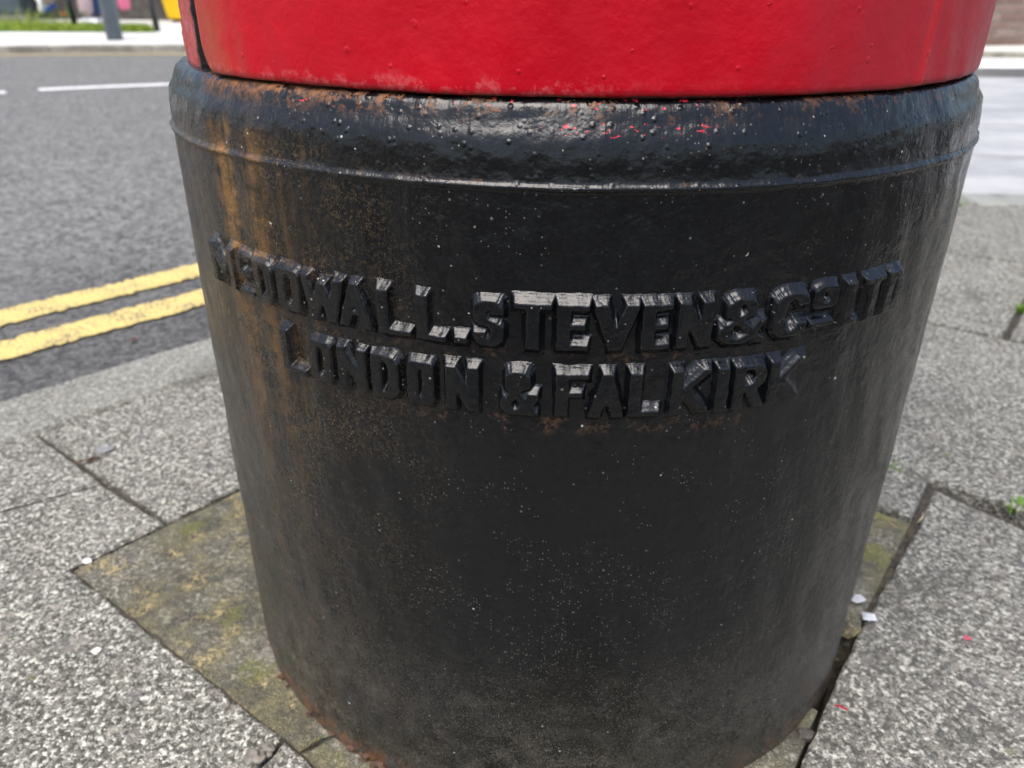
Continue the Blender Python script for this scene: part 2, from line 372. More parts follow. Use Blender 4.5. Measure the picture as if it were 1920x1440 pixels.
def box_bm(bm, x0, x1, y0, y1, z0, z1):
    vs_ = [bm.verts.new(c) for c in ((x0, y0, z0), (x1, y0, z0), (x1, y1, z0), (x0, y1, z0), (x0, y0, z1), (x1, y0, z1), (x1, y1, z1), (x0, y1, z1))]
    for f in ((3, 2, 1, 0), (4, 5, 6, 7), (0, 1, 5, 4), (1, 2, 6, 5), (2, 3, 7, 6), (3, 0, 4, 7)): bm.faces.new([vs_[i] for i in f])
def bm_obj(name, bm, mat, parent=None, smooth=False, bevel=0.0):
    if bevel: bmesh.ops.bevel(bm, geom=bm.edges[:], offset=bevel, segments=2, affect='EDGES', clamp_overlap=True)
    bmesh.ops.recalc_face_normals(bm, faces=bm.faces[:])
    me = bpy.data.meshes.new(name); bm.to_mesh(me); bm.free()
    return link(name, me, mat, parent, smooth)
def box(name, x0, x1, y0, y1, z0, z1, mat, parent=None, bevel=0.0):
    bm = bmesh.new(); box_bm(bm, x0, x1, y0, y1, z0, z1); return bm_obj(name, bm, mat, parent, False, bevel)
def blob(name, loc, size, mat, parent=None, seed=0, sub=2, flat=1.0, amp=.35):
    bm = bmesh.new(); bmesh.ops.create_icosphere(bm, subdivisions=sub, radius=1)
    for v in bm.verts:
        k = 1 + amp * mnoise.noise(v.co * 1.4 + Vector((seed * 3.1, seed, 0)))
        v.co = Vector((v.co.x * size[0] * k, v.co.y * size[1] * k, v.co.z * size[2] * k * flat))
    o = bm_obj(name, bm, mat, parent, True); o.location = loc; return o

# ------------------------------------------------------------------ kerb curve
def catmull(pts, step=.06):
    P = [np.array(p, float) for p in pts]; P = [2 * P[0] - P[1]] + P + [2 * P[-1] - P[-2]]
    out = []
    for i in range(1, len(P) - 2):
        L = np.linalg.norm(P[i + 1] - P[i]); n = max(2, int(L / step))
        for k in range(n):
            t = k / n
            out.append(.5 * ((2 * P[i]) + (P[i + 1] - P[i - 1]) * t + (2 * P[i - 1] - 5 * P[i] + 4 * P[i + 1] - P[i + 2]) * t * t + (-P[i - 1] + 3 * P[i] - 3 * P[i + 1] + P[i + 2]) * t ** 3))
    out.append(P[-2]); return np.array(out)
def offset(C, d):                            # + = to the left of the travel direction
    T = np.gradient(C, axis=0); T /= np.linalg.norm(T, axis=1)[:, None]
    return C + d * np.stack([-T[:, 1], T[:, 0]], -1)
ROAD_Z = -.06
KC = catmull([(-3.6, -3.1), (-2.3, -1.42), (-1.4, -.44), (-.717, .299), (-.511, .516), (-.1, .93), (.4, 1.30), (.85, 1.49), (1.223, 1.517), (1.6, 1.42), (2.6, .95), (4.2, .05)], .05)
KI = offset(KC, -.128)                       # back of the kerb
def strip(name, C, d0, d1, z, mat, parent=None, i0=0, i1=None, jit=0.0):
    A = offset(C, d0)[i0:i1]; B = offset(C, d1)[i0:i1]
    if jit:
        u = np.linspace(0, len(A) - 1, (len(A) - 1) * 6 + 1); k = np.arange(len(A)); q = offset(C, 1)[i0:i1] - offset(C, 0)[i0:i1]
        A, B, q = [np.stack([np.interp(u, k, X[:, c]) for c in (0, 1)], -1) for X in (A, B, q)]
        A = A + q * RNG.normal(0, jit, len(A))[:, None]; B = B + q * RNG.normal(0, jit, len(B))[:, None]
    n = len(A)
    V = [(*a, z) for a in A] + [(*b, z) for b in B]
    return pyd(name, V, [(i, i + 1, n + i + 1, n + i) for i in range(n - 1)], mat, parent)

# ------------------------------------------------------------------ ground, road and pavement
g = 400
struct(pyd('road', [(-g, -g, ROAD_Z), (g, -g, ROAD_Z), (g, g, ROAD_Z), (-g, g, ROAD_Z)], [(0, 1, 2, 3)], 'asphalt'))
iY = int(np.argmin(np.hypot(KC[:, 0] - .45, KC[:, 1] - 1.33)))
struct(strip('yellow_line', KC, .275, .358, ROAD_Z + .004, 'yellow', None, 0, iY, .0032))
struct(strip('yellow_line', KC, .436, .518, ROAD_Z + .004, 'yellow', None, 0, iY, .0032))
CL = catmull([(-4.6, 2.75), (-2.85, 3.955), (-2.757, 4.07), (-2.12, 4.394), (-1.2, 4.75), (0, 5.0), (1.0, 5.05)], .02)
idx = lambda x: int(np.argmin(np.abs(CL[:, 0] - x)))
struct(strip('centre_line_dash', CL, -.055, .055, ROAD_Z + .004, 'white', None, idx(-2.745), idx(-1.0), .006))
struct(strip('centre_line_dash', CL, -.055, .055, ROAD_Z + .004, 'white', None, idx(-3.9), idx(-2.825)))
# pale concrete crossing to the right of the box, with joints and a white band beyond
ap = [(.85, 1.40), (1.223, 1.43), (1.6, 1.33), (2.6, .86), (4.2, -.04), (7, 3.0), (5.2, 4.9), (3.459, 5.222), (2.2, 5.25), (1.2, 3.2)]
apron = struct(pyd('side_street', [(x, y, ROAD_Z + .004) for x, y in ap], [tuple(range(len(ap)))], 'pale'))
for d, dz in ((.9, 0), (1.75, 0)):
    A = offset(KC, d); B = offset(KC, d + .008); i0 = int(np.argmin(np.abs(A[:, 0] - 1.3))); i1 = int(np.argmin(np.abs(A[:, 0] - 4.2)))
    n = i1 - i0
    pyd('joint', [(*p, ROAD_Z + .008) for p in A[i0:i1]] + [(*p, ROAD_Z + .008) for p in B[i0:i1]], [(i, i + 1, n + i + 1, n + i) for i in range(n - 1)], 'coping', apron)
wb = [G(1780, 128, ROAD_Z), G(2050, 130, ROAD_Z), G(2050, 112, ROAD_Z), G(1780, 109, ROAD_Z)]
struct(pyd('road_marking', [(x, y, ROAD_Z + .004) for x, y in wb], [(0, 1, 2, 3)], 'white'))

# bed under the flags
bedpts = list(KI) + [(4.2, -6), (-3.6, -6)]
pav = struct(pyd('pavement', [(*p, ROAD_Z + .006) for p in bedpts], [tuple(range(len(bedpts)))][::-1], 'dirt'))

def inset(poly, d):
    P = [np.array(p, float) for p in poly]; n = len(P)
    area = sum(P[i][0] * P[(i + 1) % n][1] - P[(i + 1) % n][0] * P[i][1] for i in range(n))
    s = 1 if area > 0 else -1; out = []
    for i in range(n):
        a, b, c = P[i - 1], P[i], P[(i + 1) % n]
        u = (b - a) / np.linalg.norm(b - a); v = (c - b) / np.linalg.norm(c - b)
        n1 = s * np.array([-u[1], u[0]]); n2 = s * np.array([-v[1], v[0]])
        k = 1 + n1 @ n2; out.append(b + d * (n1 + n2) / max(k, .35))
    return out
def resample(poly, step, jit, rng):
    out = []; n = len(poly)
    for i in range(n):
        a, b = np.array(poly[i]), np.array(poly[(i + 1) % n]); L = np.linalg.norm(b - a); k = max(1, int(L / step))
        for j in range(k):
            p = a + (b - a) * j / k
            out.append(p + (rng.normal(0, jit, 2) if j else 0))
    return out
def flag(name, poly, mat, parent, z=0.0, gap=.0018, tilt=.0015, depth=.05, step=.012, jit=.0006, ch=.0024):
    rng = np.random.default_rng(abs(hash((round(poly[0][0], 3), round(poly[0][1], 3)))) % 2 ** 31)
    if abs(sum(poly[i][0] * poly[(i + 1) % len(poly)][1] - poly[(i + 1) % len(poly)][0] * poly[i][1] for i in range(len(poly)))) < 0: poly = poly[::-1]
    outer = resample(inset(poly, gap), step, jit, rng)
    mid = np.mean(outer, 0); gx, gy = rng.normal(0, tilt, 2)
    inner = []
    n = len(outer)
    inn = inset(outer, ch)
    V, Fc = [], []
    zz = lambda p: z + gx * (p[0] - mid[0]) + gy * (p[1] - mid[1])
    for p in outer: V.append((*p, z - depth))
    for p in outer: V.append((*p, zz(p) - ch * rng.uniform(.5, 1.1)))
    for p, q in zip(inn, outer):
        if np.linalg.norm(p - q) > 3 * ch: p = q + (p - q) / np.linalg.norm(p - q) * ch
        V.append((*p, zz(p)))
    for r in (0, 1):
        for i in range(n): Fc.append((r * n + i, r * n + (i + 1) % n, (r + 1) * n + (i + 1) % n, (r + 1) * n + i))
    Fc.append(tuple(range(2 * n, 3 * n)))
    o = pyd(name, V, Fc, mat, parent)
    bm = bmesh.new(); bm.from_mesh(o.data); bmesh.ops.recalc_face_normals(bm, faces=bm.faces[:])
    top = max(bm.faces, key=lambda f: f.calc_area())
    if top.normal.z < 0: bmesh.ops.reverse_faces(bm, faces=bm.faces[:])
    bm.to_mesh(o.data); bm.free(); return o

def lx(p, q, r, s):                         # intersection of lines pq and rs
    p, q, r, s = map(np.array, (p, q, r, s)); u, v = q - p, s - r
    t = ((r[0] - p[0]) * v[1] - (r[1] - p[1]) * v[0]) / (u[0] * v[1] - u[1] * v[0]); return tuple(p + u * t)
def ext(p, q, d): p, q = np.array(p), np.array(q); return tuple(q + (q - p) / np.linalg.norm(q - p) * d)
A_ = G(133, 1067); J1 = G(69, 826); J3 = G(191, 907); J2 = G(312, 982); E4 = G(533, 1382); E4b = G(596, 1440)
Q1 = G(1711, 976); S1 = G(1642, 951); RP = G(1742, 905); RP2 = G(1662, 876); RP3 = G(1867, 940); RP4 = G(1920, 964)
H0 = G(1608, 1180); H1 = G(1566, 1270); H2 = G(1515, 1388); H3 = G(1495, 1440)
T1a, T1b = G(1780, 473), G(1915, 491); T3a, T4 = G(1745, 605), G(1885, 634); T5 = G(1918, 575)
c12 = lx(A_, J2, S1, Q1); c34 = lx(E4, E4b, H1, H3)
ki = lambda p: int(np.argmin(np.hypot(KI[:, 0] - p[0], KI[:, 1] - p[1])))
iJ1 = ki(J1); J1k = tuple(KI[iJ1])
iMid = ki((.15, .93)); iR = ki((1.0, 1.38))
back = lx(c12, Q1, T3a, T4)
def sub(a, b): return [tuple(p) for p in KI[a:b:2]]
L2far = ext(J3, G(0, 958), 1.2)
flags = []
# kerb-side flags on the road side of the box
flags.append(flag('flagstone', [J1k, *sub(iJ1 + 2, iMid), tuple(KI[iMid]), (.10, .50), c12, J2], 'flag', pav, gap=.0032))
flags.append(flag('flagstone', [tuple(KI[iJ1 - 22]), *sub(iJ1 - 20, iJ1 - 1), J1k, J3, L2far], 'flag', pav, gap=.0032))
low = ext(J2, A_, .02)
jl = G(480, 1440); jl2 = ext(E4, jl, .9)
flags.append(flag('flagstone', [L2far, J3, J2, A_, E4, jl, jl2, ext(J3, L2far, .5)], 'flag', pav))
flags.append(flag('flagstone', [E4, c34, ext(H1, H3, .8), jl2, jl], 'flag', pav))
# pavement side of the box
RPa, Q1a = G(1752, 909), G(1722, 981)
RPr = ext(RP3, RP4, .7)
flags.append(flag('flagstone', [RPa, Q1a, H0, H1, H2, H3, ext(H1, H3, .8), (1.1, -1.0), RPr], 'flag', pav, z=-.002))
flags.append(flag('flagstone', [RP2, RP, Q1, S1, lx(c12, Q1, (0.08, .2), (.2, .3)), lx(RP2, RP, (0.08, .3), (.2, .4))], 'flag', pav, z=.003))
lb = lx(RP, RP2, (.02, .3), (.12, .42)); lt = lx(T4, T3a, (.12, .42), (.2, .52))
T4r = ext(T3a, T4, .8); RPr2 = RPr
flags.append(flag('flagstone', [RP2, RP, RP3, RP4, RPr, ext(T3a, T4, .85), T4, T3a, lt, lb], 'flag', pav, gap=.0055))
lt2 = lx(T1b, T1a, (.3, .7), (.42, .84))
T5e = lx(T4, T5, T1a, T1b)
flags.append(flag('flagstone', [T3a, T4, T5, T5e, T1b, T1a, lt2, lt], 'flag', pav, gap=.0055))
T1r = ext(T1a, T5e, .8)
flags.append(flag('flagstone', [T4, T4r, ext(T5e, T1r, .1), T5e], 'flag', pav, gap=.0055))
iT = ki((2.3, .95))
flags.append(flag('flagstone', [lt2, T1a, T5e, T1r, tuple(KI[iT]), *sub(iR, iT)[::-1]], 'flag', pav, gap=.0055))
flags.append(flag('flagstone', [tuple(KI[iMid]), *sub(iMid + 2, iR - 1), tuple(KI[iR]), lt2, lt, lb, c12, (.10, .50)], 'flag', pav))
# the concrete cast round the foot of the box, cracked in two, with a hole by the pavement side
crk = lx(E4, E4b, G(566, 1402), G(603, 1377))
sur = flag('foundation_slab', [A_, c12, Q1, H0, (.09, .0), crk], 'moss', pav, z=-.002, gap=.0012, tilt=.001)
flag('foundation_slab', [crk, (.05, -.05), G(1540, 1325), H2, c34], 'moss', pav, z=-.003, gap=.0015, tilt=.001)
# dirt packed in the joints
def dirt(a, b, wd, z=-.011, mat='dirt'):
    a, b = np.array(a), np.array(b); u = (b - a) / np.linalg.norm(b - a); n = np.array([-u[1], u[0]]) * wd
    k = max(2, int(np.linalg.norm(b - a) / .015)); V = []
    for i in range(k + 1):
        p = a + (b - a) * i / k; zz = z * .6 + RNG.normal(0, .0014)
        V += [(*(p - n), zz - .002), (*p, zz), (*(p + n), zz - .002)]
    Fc = []
    for i in range(k): Fc += [(3 * i, 3 * i + 3, 3 * i + 4, 3 * i + 1), (3 * i + 1, 3 * i + 4, 3 * i + 5, 3 * i + 2)]
    pyd('joint_dirt', V, Fc, mat, pav)
for a, b, wd, z in ((J1k, J2, .012, -.008), (J3, L2far, .012, -.006), (J2, A_, .012, -.014), (c12, J2, .012, -.005), (A_, E4, .012, -.007), (E4, c34, .012, -.01),
                    (RP, Q1, .02, -.010), (Q1, H0, .012, -.016), (RP2, RPr, .014, -.009), (S1, Q1, .012, -.012), (T3a, T4r, .012, -.0111), (T4, T5e, .014, -.014), (T1a, T1r, .012, -.0111), (lb, RP2, .014, -.008), (lt, T3a, .012, -.0111), (lt2, T1a, .012, -.0111), (E4, jl2, .012, -.016)):
    dirt(a, b, wd, z, 'mossdirt' if z == -.0111 else 'dirt')
for i in range(0, len(KI) - 8, 7): dirt(KI[i], KI[i + 7], .012, -.004)
# kerb stones
kerb = empty('kerb'); struct(kerb)
per = 17; i = ki((-.88, .02)) % per
while i + per < len(KC):
    O = KC[i:i + per + 1:2] if per % 2 == 0 else KC[i:i + per + 1]
    I = KI[i:i + per + 1]
    rim_o = [tuple(p) for p in KC[i:i + per + 1]]; rim_i = [tuple(p) for p in KI[i:i + per + 1]]
    flag('kerbstone', rim_o + rim_i[::-1], 'kerb' if KC[i][0] < .7 else 'kerbpale', kerb, z=.001, gap=.002, tilt=.0008, depth=.11, step=.03, jit=.0004, ch=.007)
    i += per

# ------------------------------------------------------------------ the pillar box
boxr = tag(empty('pillar_box'), 'red cast iron pillar box on a black lettered plinth, set in cracked mossy concrete', 'post box')
dent = wave_noise([25, 30, 40, 55, 70, 90, 120, 160], .0005, 3)
lumpy = wave_noise([160, 220, 260, 300, 340, 380, 420, 480, 520, 560], .00045, 9)
def pdisp(A, Z):
    k = np.clip((Z - .405) / .03, 0, 1); return dent(A, Z) + lumpy(A, Z) * (.12 + .5 * k)
prof = [(.2705, -.05)]
z = 0.0
for z in np.arange(-.004, .4125, .0024): prof.append((.2700 + .0012 * max(0, 1 - z / .02) * 0, z))
prof += [(.2699, .4150), (.2700, .4160), (.2705, .4167), (.2711, .4172), (.2713, .4179), (.2711, .4186), (.2704, .4192), (.2697, .4198), (.2695, .4210), (.2693, .4235), (.2693, .426), (.2692, .429), (.2690, .4315), (.2686, .434), (.2681, .4365), (.2673, .439), (.2662, .4412), (.2648, .4433), (.2638, .4458), (.2629, .4480), (.2619, .4499), (.2608, .4514), (.2594, .4524), (.2575, .4530), (.2545, .4533), (.2440, .4533)]
plinth = lathe('plinth', prof, 720, 'black', boxr, disp=pdisp)
R_B, R_D = .2545, .2612
lathe('body', [(R_B, zz) for zz in (.449, .4522, *np.arange(.456, .56, .003), .7, .9, 1.1, 1.30)], 720, 'red_body', boxr,
      disp=lambda A, Z: dent(A, Z) * .6 + np.where(A > math.pi, lumpy(A, Z) * .9, 0) - .010 * np.clip(np.minimum(A - math.radians(304.6), math.radians(311.5) - A) / .006, 0, 1))
# door: a curved leaf with rounded lower corners
def door():
    a0, a1 = math.radians(-50.2), math.radians(86); zb, zt, rc = .4541, 1.12, .016
    na, V, Fc = 300, [], []
    zs = list(np.concatenate([[0, .0006, .0015, .003, .005, .0075, .010, .013, .016], np.linspace(.022, zt - zb, 40)]))
    grid = {}
    def rr(a, zz): return R_D + .0004 * math.sin(a * 23 + 1) * math.exp(-zz * 30) + float(dent(np.array(a), np.array(zz)) * .9)
    for iz, dz in enumerate(zs):
        cut = rc - math.sqrt(max(0, rc * rc - (rc - dz) ** 2)) if dz < rc else 0
        b0, b1 = a0 + cut / R_D, a1 - cut / R_D
        for ia in range(na + 1):
            t = ia / na; t = .5 - .5 * math.cos(math.pi * t) if False else t
            a = b0 + (b1 - b0) * t
            edge = min((t) * (b1 - b0), (1 - t) * (b1 - b0)) * R_D
            e = min(edge, dz + .0002); dr = .0016 * (1 - min(1, e / .0028)) ** 2
            wob =   .0003 * math.sin(a * 9) + .00015 * math.sin(a * 31) + .0002 * mnoise.noise(Vector((a * 40, 0, 0)))
            r = rr(a, dz) - dr; grid[iz, ia] = len(V)
            V.append((r * math.sin(a), -r * math.cos(a), zb + dz + wob * max(0, 1 - dz / .03)))
    nz = len(zs)
    for iz in range(nz - 1):
        for ia in range(na): Fc.append((grid[iz, ia], grid[iz, ia + 1], grid[iz + 1, ia + 1], grid[iz + 1, ia]))
    base = len(V); ring = [grid[0, i] for i in range(na + 1)] + [grid[i, na] for i in range(1, nz)] + [grid[nz - 1, i] for i in range(na - 1, -1, -1)] + [grid[i, 0] for i in range(nz - 2, 0, -1)]
    for v in ring:
        x, y, zz = V[v]; l = math.hypot(x, y); k = (R_B + .0007) / l; V.append((x * k, y * k, zz))
    n = len(ring)
    for i in range(n): Fc.append((ring[i], base + i, base + (i + 1) % n, ring[(i + 1) % n]))
    return pyd('door', V, Fc, 'red', boxr, True)
door()
cap = lathe('cap', [(.2545, 1.29), (.275, 1.292), (.287, 1.30), (.292, 1.315), (.290, 1.335), (.275, 1.35), (.262, 1.36), (.25, 1.385), (.22, 1.415), (.17, 1.44), (.10, 1.455), (.0005, 1.46)], 96, 'red', boxr)
bm = bmesh.new(); box_bm(bm, -.125, .125, -.300, -.262, 1.165, 1.215); bm_obj('aperture', bm, 'blackpost', boxr, False, .008)

# ------------------------------------------------------------------ cast lettering
def seg(*pts): return [(pts[i], pts[i + 1]) for i in range(len(pts) - 1)]
def arcp(cx, cy, rx, ry, a0, a1, n=12):
    return seg(*[(cx + rx * math.cos(math.radians(a0 + (a1 - a0) * i / n)), cy + ry * math.sin(math.radians(a0 + (a1 - a0) * i / n))) for i in range(n + 1)])
def rrect(k=.28): return seg((k, 0), (1 - k, 0)) + arcp(1 - k, k * .7, k, k * .7, -90, 0, 5) + seg((1, k * .7), (1, 1 - k * .7)) + arcp(1 - k, 1 - k * .7, k, k * .7, 0, 90, 5) + seg((1 - k, 1), (k, 1)) + arcp(k, 1 - k * .7, k, k * .7, 90, 180, 5) + seg((0, 1 - k * .7), (0, k * .7)) + arcp(k, k * .7, k, k * .7, 180, 270, 5)
GL = {
 'M': seg((0, 0), (0, 1), (.5, .3), (1, 1), (1, 0)),
 'C': arcp(.5, .72, .5, .28, 15, 180, 9) + seg((0, .72), (0, .28)) + arcp(.5, .28, .5, .28, 180, 345, 9),
 'D': seg((0, 0), (0, 1), (.5, 1)) + arcp(.5, .72, .5, .28, 90, 0, 6) + seg((1, .72), (1, .28)) + arcp(.5, .28, .5, .28, 0, -90, 6) + seg((.5, 0), (0, 0)),
 'O': rrect(), 'W': seg((0, 1), (.22, 0), (.5, .85), (.78, 0), (1, 1)),
 'A': seg((0, 0), (.5, 1), (1, 0)) + seg((.22, .3), (.78, .3)), 'L': seg((0, 1), (0, 0), (1, 0)),
 '.': seg((.5, 0), (.5, .02)), 'S': arcp(.5, .75, .5, .25, 10, 270, 12) + arcp(.5, .25, .5, .25, 90, -170, 12),
 'T': seg((0, 1), (1, 1)) + seg((.5, 1), (.5, 0)), 'E': seg((1, 1), (0, 1), (0, 0), (1, 0)) + seg((0, .52), (.8, .52)),
 'V': seg((0, 1), (.5, 0), (1, 1)), 'N': seg((0, 0), (0, 1), (1, 0), (1, 1)),
 '&': seg((1, 0), (.22, .66)) + arcp(.45, .80, .26, .20, 200, -40, 9) + seg((.64, .68), (.12, .38)) + arcp(.38, .22, .36, .22, 140, 330, 10) + seg((.70, .10), (1, .45)),
 'F': seg((0, 0), (0, 1), (1, 1)) + seg((0, .52), (.75, .52)), 'K': seg((0, 0), (0, 1)) + seg((1, 1), (.08, .42)) + seg((.3, .56), (1, 0)),
 'I': seg((.5, 0), (.5, 1)), 'R': seg((0, 0), (0, 1), (.6, 1)) + arcp(.6, .75, .4, .25, 90, -90, 8) + seg((.6, .5), (0, .5)) + seg((.5, .5), (1, 0)),
}
Z1, Z2 = (.3408, .3692), (.3046, .3338)
TXT = [('M', -49.9, -43.8, Z1), ('c', -43.5, -40.3, (.3515, .3692)), ('_', -43.5, -40.3, (.3415, .348)), ('D', -40.1, -36.1, Z1), ('O', -35.9, -31.9, Z1), ('W', -32.0, -25.9, Z1), ('A', -27.0, -22.6, Z1),
       ('L', -22.3, -18.1, Z1), ('L', -17.9, -14.3, Z1), ('.', -14.0, -12.1, Z1), ('S', -12.0, -8.4, Z1), ('T', -7.9, -3.7, Z1), ('E', -3.7, -.1, Z1), ('V', -.1, 4.7, Z1), ('E', 4.6, 8.0, Z1),
       ('N', 8.2, 12.3, Z1), ('&', 12.5, 18.2, Z1), ('C', 18.6, 23.3, Z1), ('o', 23.7, 27.1, (.3530, .3692)), ('_', 23.7, 27.1, (.3435, .3500)),
       ('L', 27.7, 30.7, Z1), ('T', 30.4, 34.3, Z1), ('D', 34.5, 37.9, Z1),
       ('L', -36.6, -32.3, Z2), ('O', -32.1, -28.2, Z2), ('N', -28.0, -23.8, Z2), ('D', -23.7, -19.8, Z2), ('O', -19.3, -15.8, Z2), ('N', -15.0, -11.0, Z2), ('&', -9.3, -4.8, Z2),
       ('F', -3.6, .2, Z2), ('A', -.1, 3.9, Z2), ('L', 3.9, 7.7, Z2), ('K', 8.3, 12.9, Z2), ('I', 13.1, 15.0, Z2), ('R', 15.1, 19.3, Z2), ('K', 19.3, 24.1, Z2)]
GL['_'] = seg((0, .5), (1, .5)); GL['o'] = rrect(.45); GL['c'] = GL['C']
RP_ = .27
def letter(ch, a0, a1, zr, seed):
    rng = np.random.default_rng(seed)
    small = ch in 'co_'
    b, az, ax, H = (.0042, .0011, .0030, .0041) if not small else (.0034, .0010, .0024, .0034)
    if ch in 'NWMAK&R': b, az, ax = .0039, .0009, .0027
    x0, x1 = math.radians(a0) * RP_, math.radians(a1) * RP_; z0, z1 = zr
    m = .0016
    nx = int((x1 - x0 + 2 * m + .003) / .00042); nz = int((z1 - z0 + 2 * m + .003) / .00042)
    X = np.linspace(x0 - m - .0015, x1 + m + .0015, nx); Z = np.linspace(z0 - m - .0015, z1 + m + .0015, nz)
    XX, ZZ = np.meshgrid(X, Z)
    D = np.full(XX.shape, 9.0); Tt = np.full(XX.shape, -1.0)
    sx, ox = max(1e-5, (x1 - x0) - 2 * b), x0 + b; sz, oz = max(1e-5, (z1 - z0) - 2 * b), z0 + b
    wx = XX + .00012 * np.sin(ZZ * 700 + seed) ; wz = ZZ + .00012 * np.sin(XX * 800 + seed * 2)
    for (p, q) in GL[ch]:
        px, pz = ox + p[0] * sx, oz + p[1] * sz; qx, qz = ox + q[0] * sx, oz + q[1] * sz
        dx, dz = qx - px, qz - pz; L2 = dx * dx + dz * dz + 1e-12
        t = np.clip(((wx - px) * dx + (wz - pz) * dz) / L2, 0, 1)
        ex, ez = np.abs(wx - px - t * dx), np.abs(wz - pz - t * dz)
        D = np.minimum(D, np.maximum(ex, ez))
        Tt = np.maximum(Tt, np.minimum((b - ex) / (b - ax), (b - ez) / (b - az)))
    t = np.clip(Tt, 0, 1)
    for _ in range(2):                       # thick paint takes the edge off
        t[1:-1, 1:-1] = (4 * t[1:-1, 1:-1] + t[:-2, 1:-1] + t[2:, 1:-1] + t[1:-1, :-2] + t[1:-1, 2:]) / 8
    Hh = t * H
    Hh += np.where(D > b, .0005 * np.exp(-((D - b) / .0007)), .0005)          # paint fillet
    fl = wave_noise([300, 500, 700, 900, 1100, 1300], .00008, seed)(XX / .27, ZZ)
    Hh += fl * np.clip(Hh / .002, 0, 1)
    keep = D < b + .0022
    Hh -= np.clip((D - b - .0008) / .0012, 0, 1) * .0016
    Rr = RP_ + dent(XX / RP_, ZZ) + .12 * lumpy(XX / RP_, ZZ) + Hh
    An = XX / RP_
    ids = -np.ones(XX.shape, int); V = []
    ii = np.argwhere(keep)
    ids[keep] = np.arange(len(ii))
    V = np.stack([Rr * np.sin(An), -Rr * np.cos(An), ZZ], -1)[keep]
    Fc = []
    k = keep[:-1, :-1] & keep[1:, :-1] & keep[:-1, 1:] & keep[1:, 1:]
    for i, j in np.argwhere(k): Fc.append((ids[i, j], ids[i, j + 1], ids[i + 1, j + 1], ids[i + 1, j]))
    return pyd('letter', V, Fc, 'black', plinth, True)
for i, (ch, a0, a1, zr) in enumerate(TXT): letter(ch, a0, a1, zr, 100 + i)
# flaking rust round the foot
def flakes():
    bm = bmesh.new()
    for i in range(36):
        a = math.radians(random.choice((random.gauss(-30, 5), random.gauss(-30, 5), random.uniform(-75, 75)))); r = .2703 + random.uniform(0, .002)
        if 38 < math.degrees(a) < 62: continue
        c = Vector((r * math.sin(a), -r * math.cos(a), random.uniform(-.003, .004)))
        s = random.uniform(.0012, .004); vs_ = []
        for k in range(5):
            th = k * 1.257 + random.uniform(-.4, .4); vs_.append(bm.verts.new(c + Vector((math.cos(th) * s, math.sin(th) * s * .7, math.sin(th) * s * random.uniform(.1, .7)))))
        top = bm.verts.new(c + Vector((0, 0, s * .5)))
        for k in range(5): bm.faces.new((vs_[k], vs_[(k + 1) % 5], top))
    o = bm_obj('rust_flakes', bm, 'flake', plinth); o['kind'] = 'stuff'
flakes()

# ------------------------------------------------------------------ far side of the street
FK = catmull([(-14, 1.2), (-8, 5.1), (-4.423, 6.566), (-2.948, 6.871), (0, 7.12), (3, 7.05), (4.336, 6.867), (8, 6.0), (14, 3.6)], .25)
FZ = -.01
fp = list(FK) + [(16, 26), (-18, 26)]
struct(pyd('far_pavement', [(*p, FZ) for p in fp], [tuple(range(len(fp)))], 'farpave'))
fk = struct(empty('far_kerb'))
FKo = offset(FK, -.13 + .13)
for i in range(0, len(FK) - 4, 4):
    rim_o = [tuple(p) for p in offset(FK, -.003)[i:i + 5]]; rim_i = [tuple(p) for p in offset(FK, .12)[i:i + 5]]
    flag('kerbstone', rim_o + rim_i[::-1], 'farkerb', fk, z=FZ + .004, gap=.004, tilt=.001, depth=.09, step=.2, jit=0, ch=.012)
struct(strip('yellow_line', FK, -.33, -.24, ROAD_Z + .004, 'yellow'))

def tube(bm, pts, rad, n=12):
    rings = []
    for i, (p, r) in enumerate(zip(pts, rad)):
        p = Vector(p); d = (Vector(pts[min(i + 1, len(pts) - 1)]) - Vector(pts[max(i - 1, 0)])).normalized()
        s = d.orthogonal().normalized(); t = d.cross(s)
        rings.append([bm.verts.new(p + (s * math.cos(k * 2 * math.pi / n) + t * math.sin(k * 2 * math.pi / n)) * r) for k in range(n)])
    for a, b in zip(rings, rings[1:]):
        for k in range(n): bm.faces.new((a[k], a[(k + 1) % n], b[(k + 1) % n], b[k]))
    bm.faces.new(rings[0][::-1]); bm.faces.new(rings[-1])
def tube_obj(name, pts, rad, mat, parent, n=12):
    bm = bmesh.new(); tube(bm, pts, rad, n); return bm_obj(name, bm, mat, parent, True)
lp = G(216, 75, FZ)
lamp = tag(empty('lamp_post', (*lp, FZ)), 'thick blue-grey lamp post standing on the far pavement beside the kerb', 'lamp post')
tube_obj('base', [(0, 0, -.05), (0, 0, 1.25), (0, 0, 1.3)], [.073, .073, .055], 'post', lamp, 20)
tube_obj('column', [(0, 0, 1.28), (0, 0, 5.6), (.15, -.1, 6.0), (.6, -.5, 6.15)], [.05, .04, .035, .03], 'post', lamp)
box('lantern', .5, .95, -.85, -.4, 6.1, 6.22, 'post', lamp, .02)
for (px, py), lab in (((142, 55), 'slim black post in the grass verge beside the lamp post'), ((295, 59), 'slim black post at the end of the grass verge, beside the yellow bin')):
    x, y = G(px, py, FZ)
    r = tag(empty('bollard', (x, y, FZ)), lab, 'bollard', 'slim black posts along the verge')
    tube_obj('shaft', [(0, 0, -.05), (0, 0, .92)], [.034, .034], 'blackpost', r, 14)
    tube_obj('collar', [(0, 0, .86), (0, 0, .90)], [.044, .044], 'blackpost', r, 14)
    tube_obj('finial', [(0, 0, .92), (0, 0, .95), (0, 0, .99), (0, 0, 1.01)], [.036, .045, .035, .01], 'blackpost', r, 14)

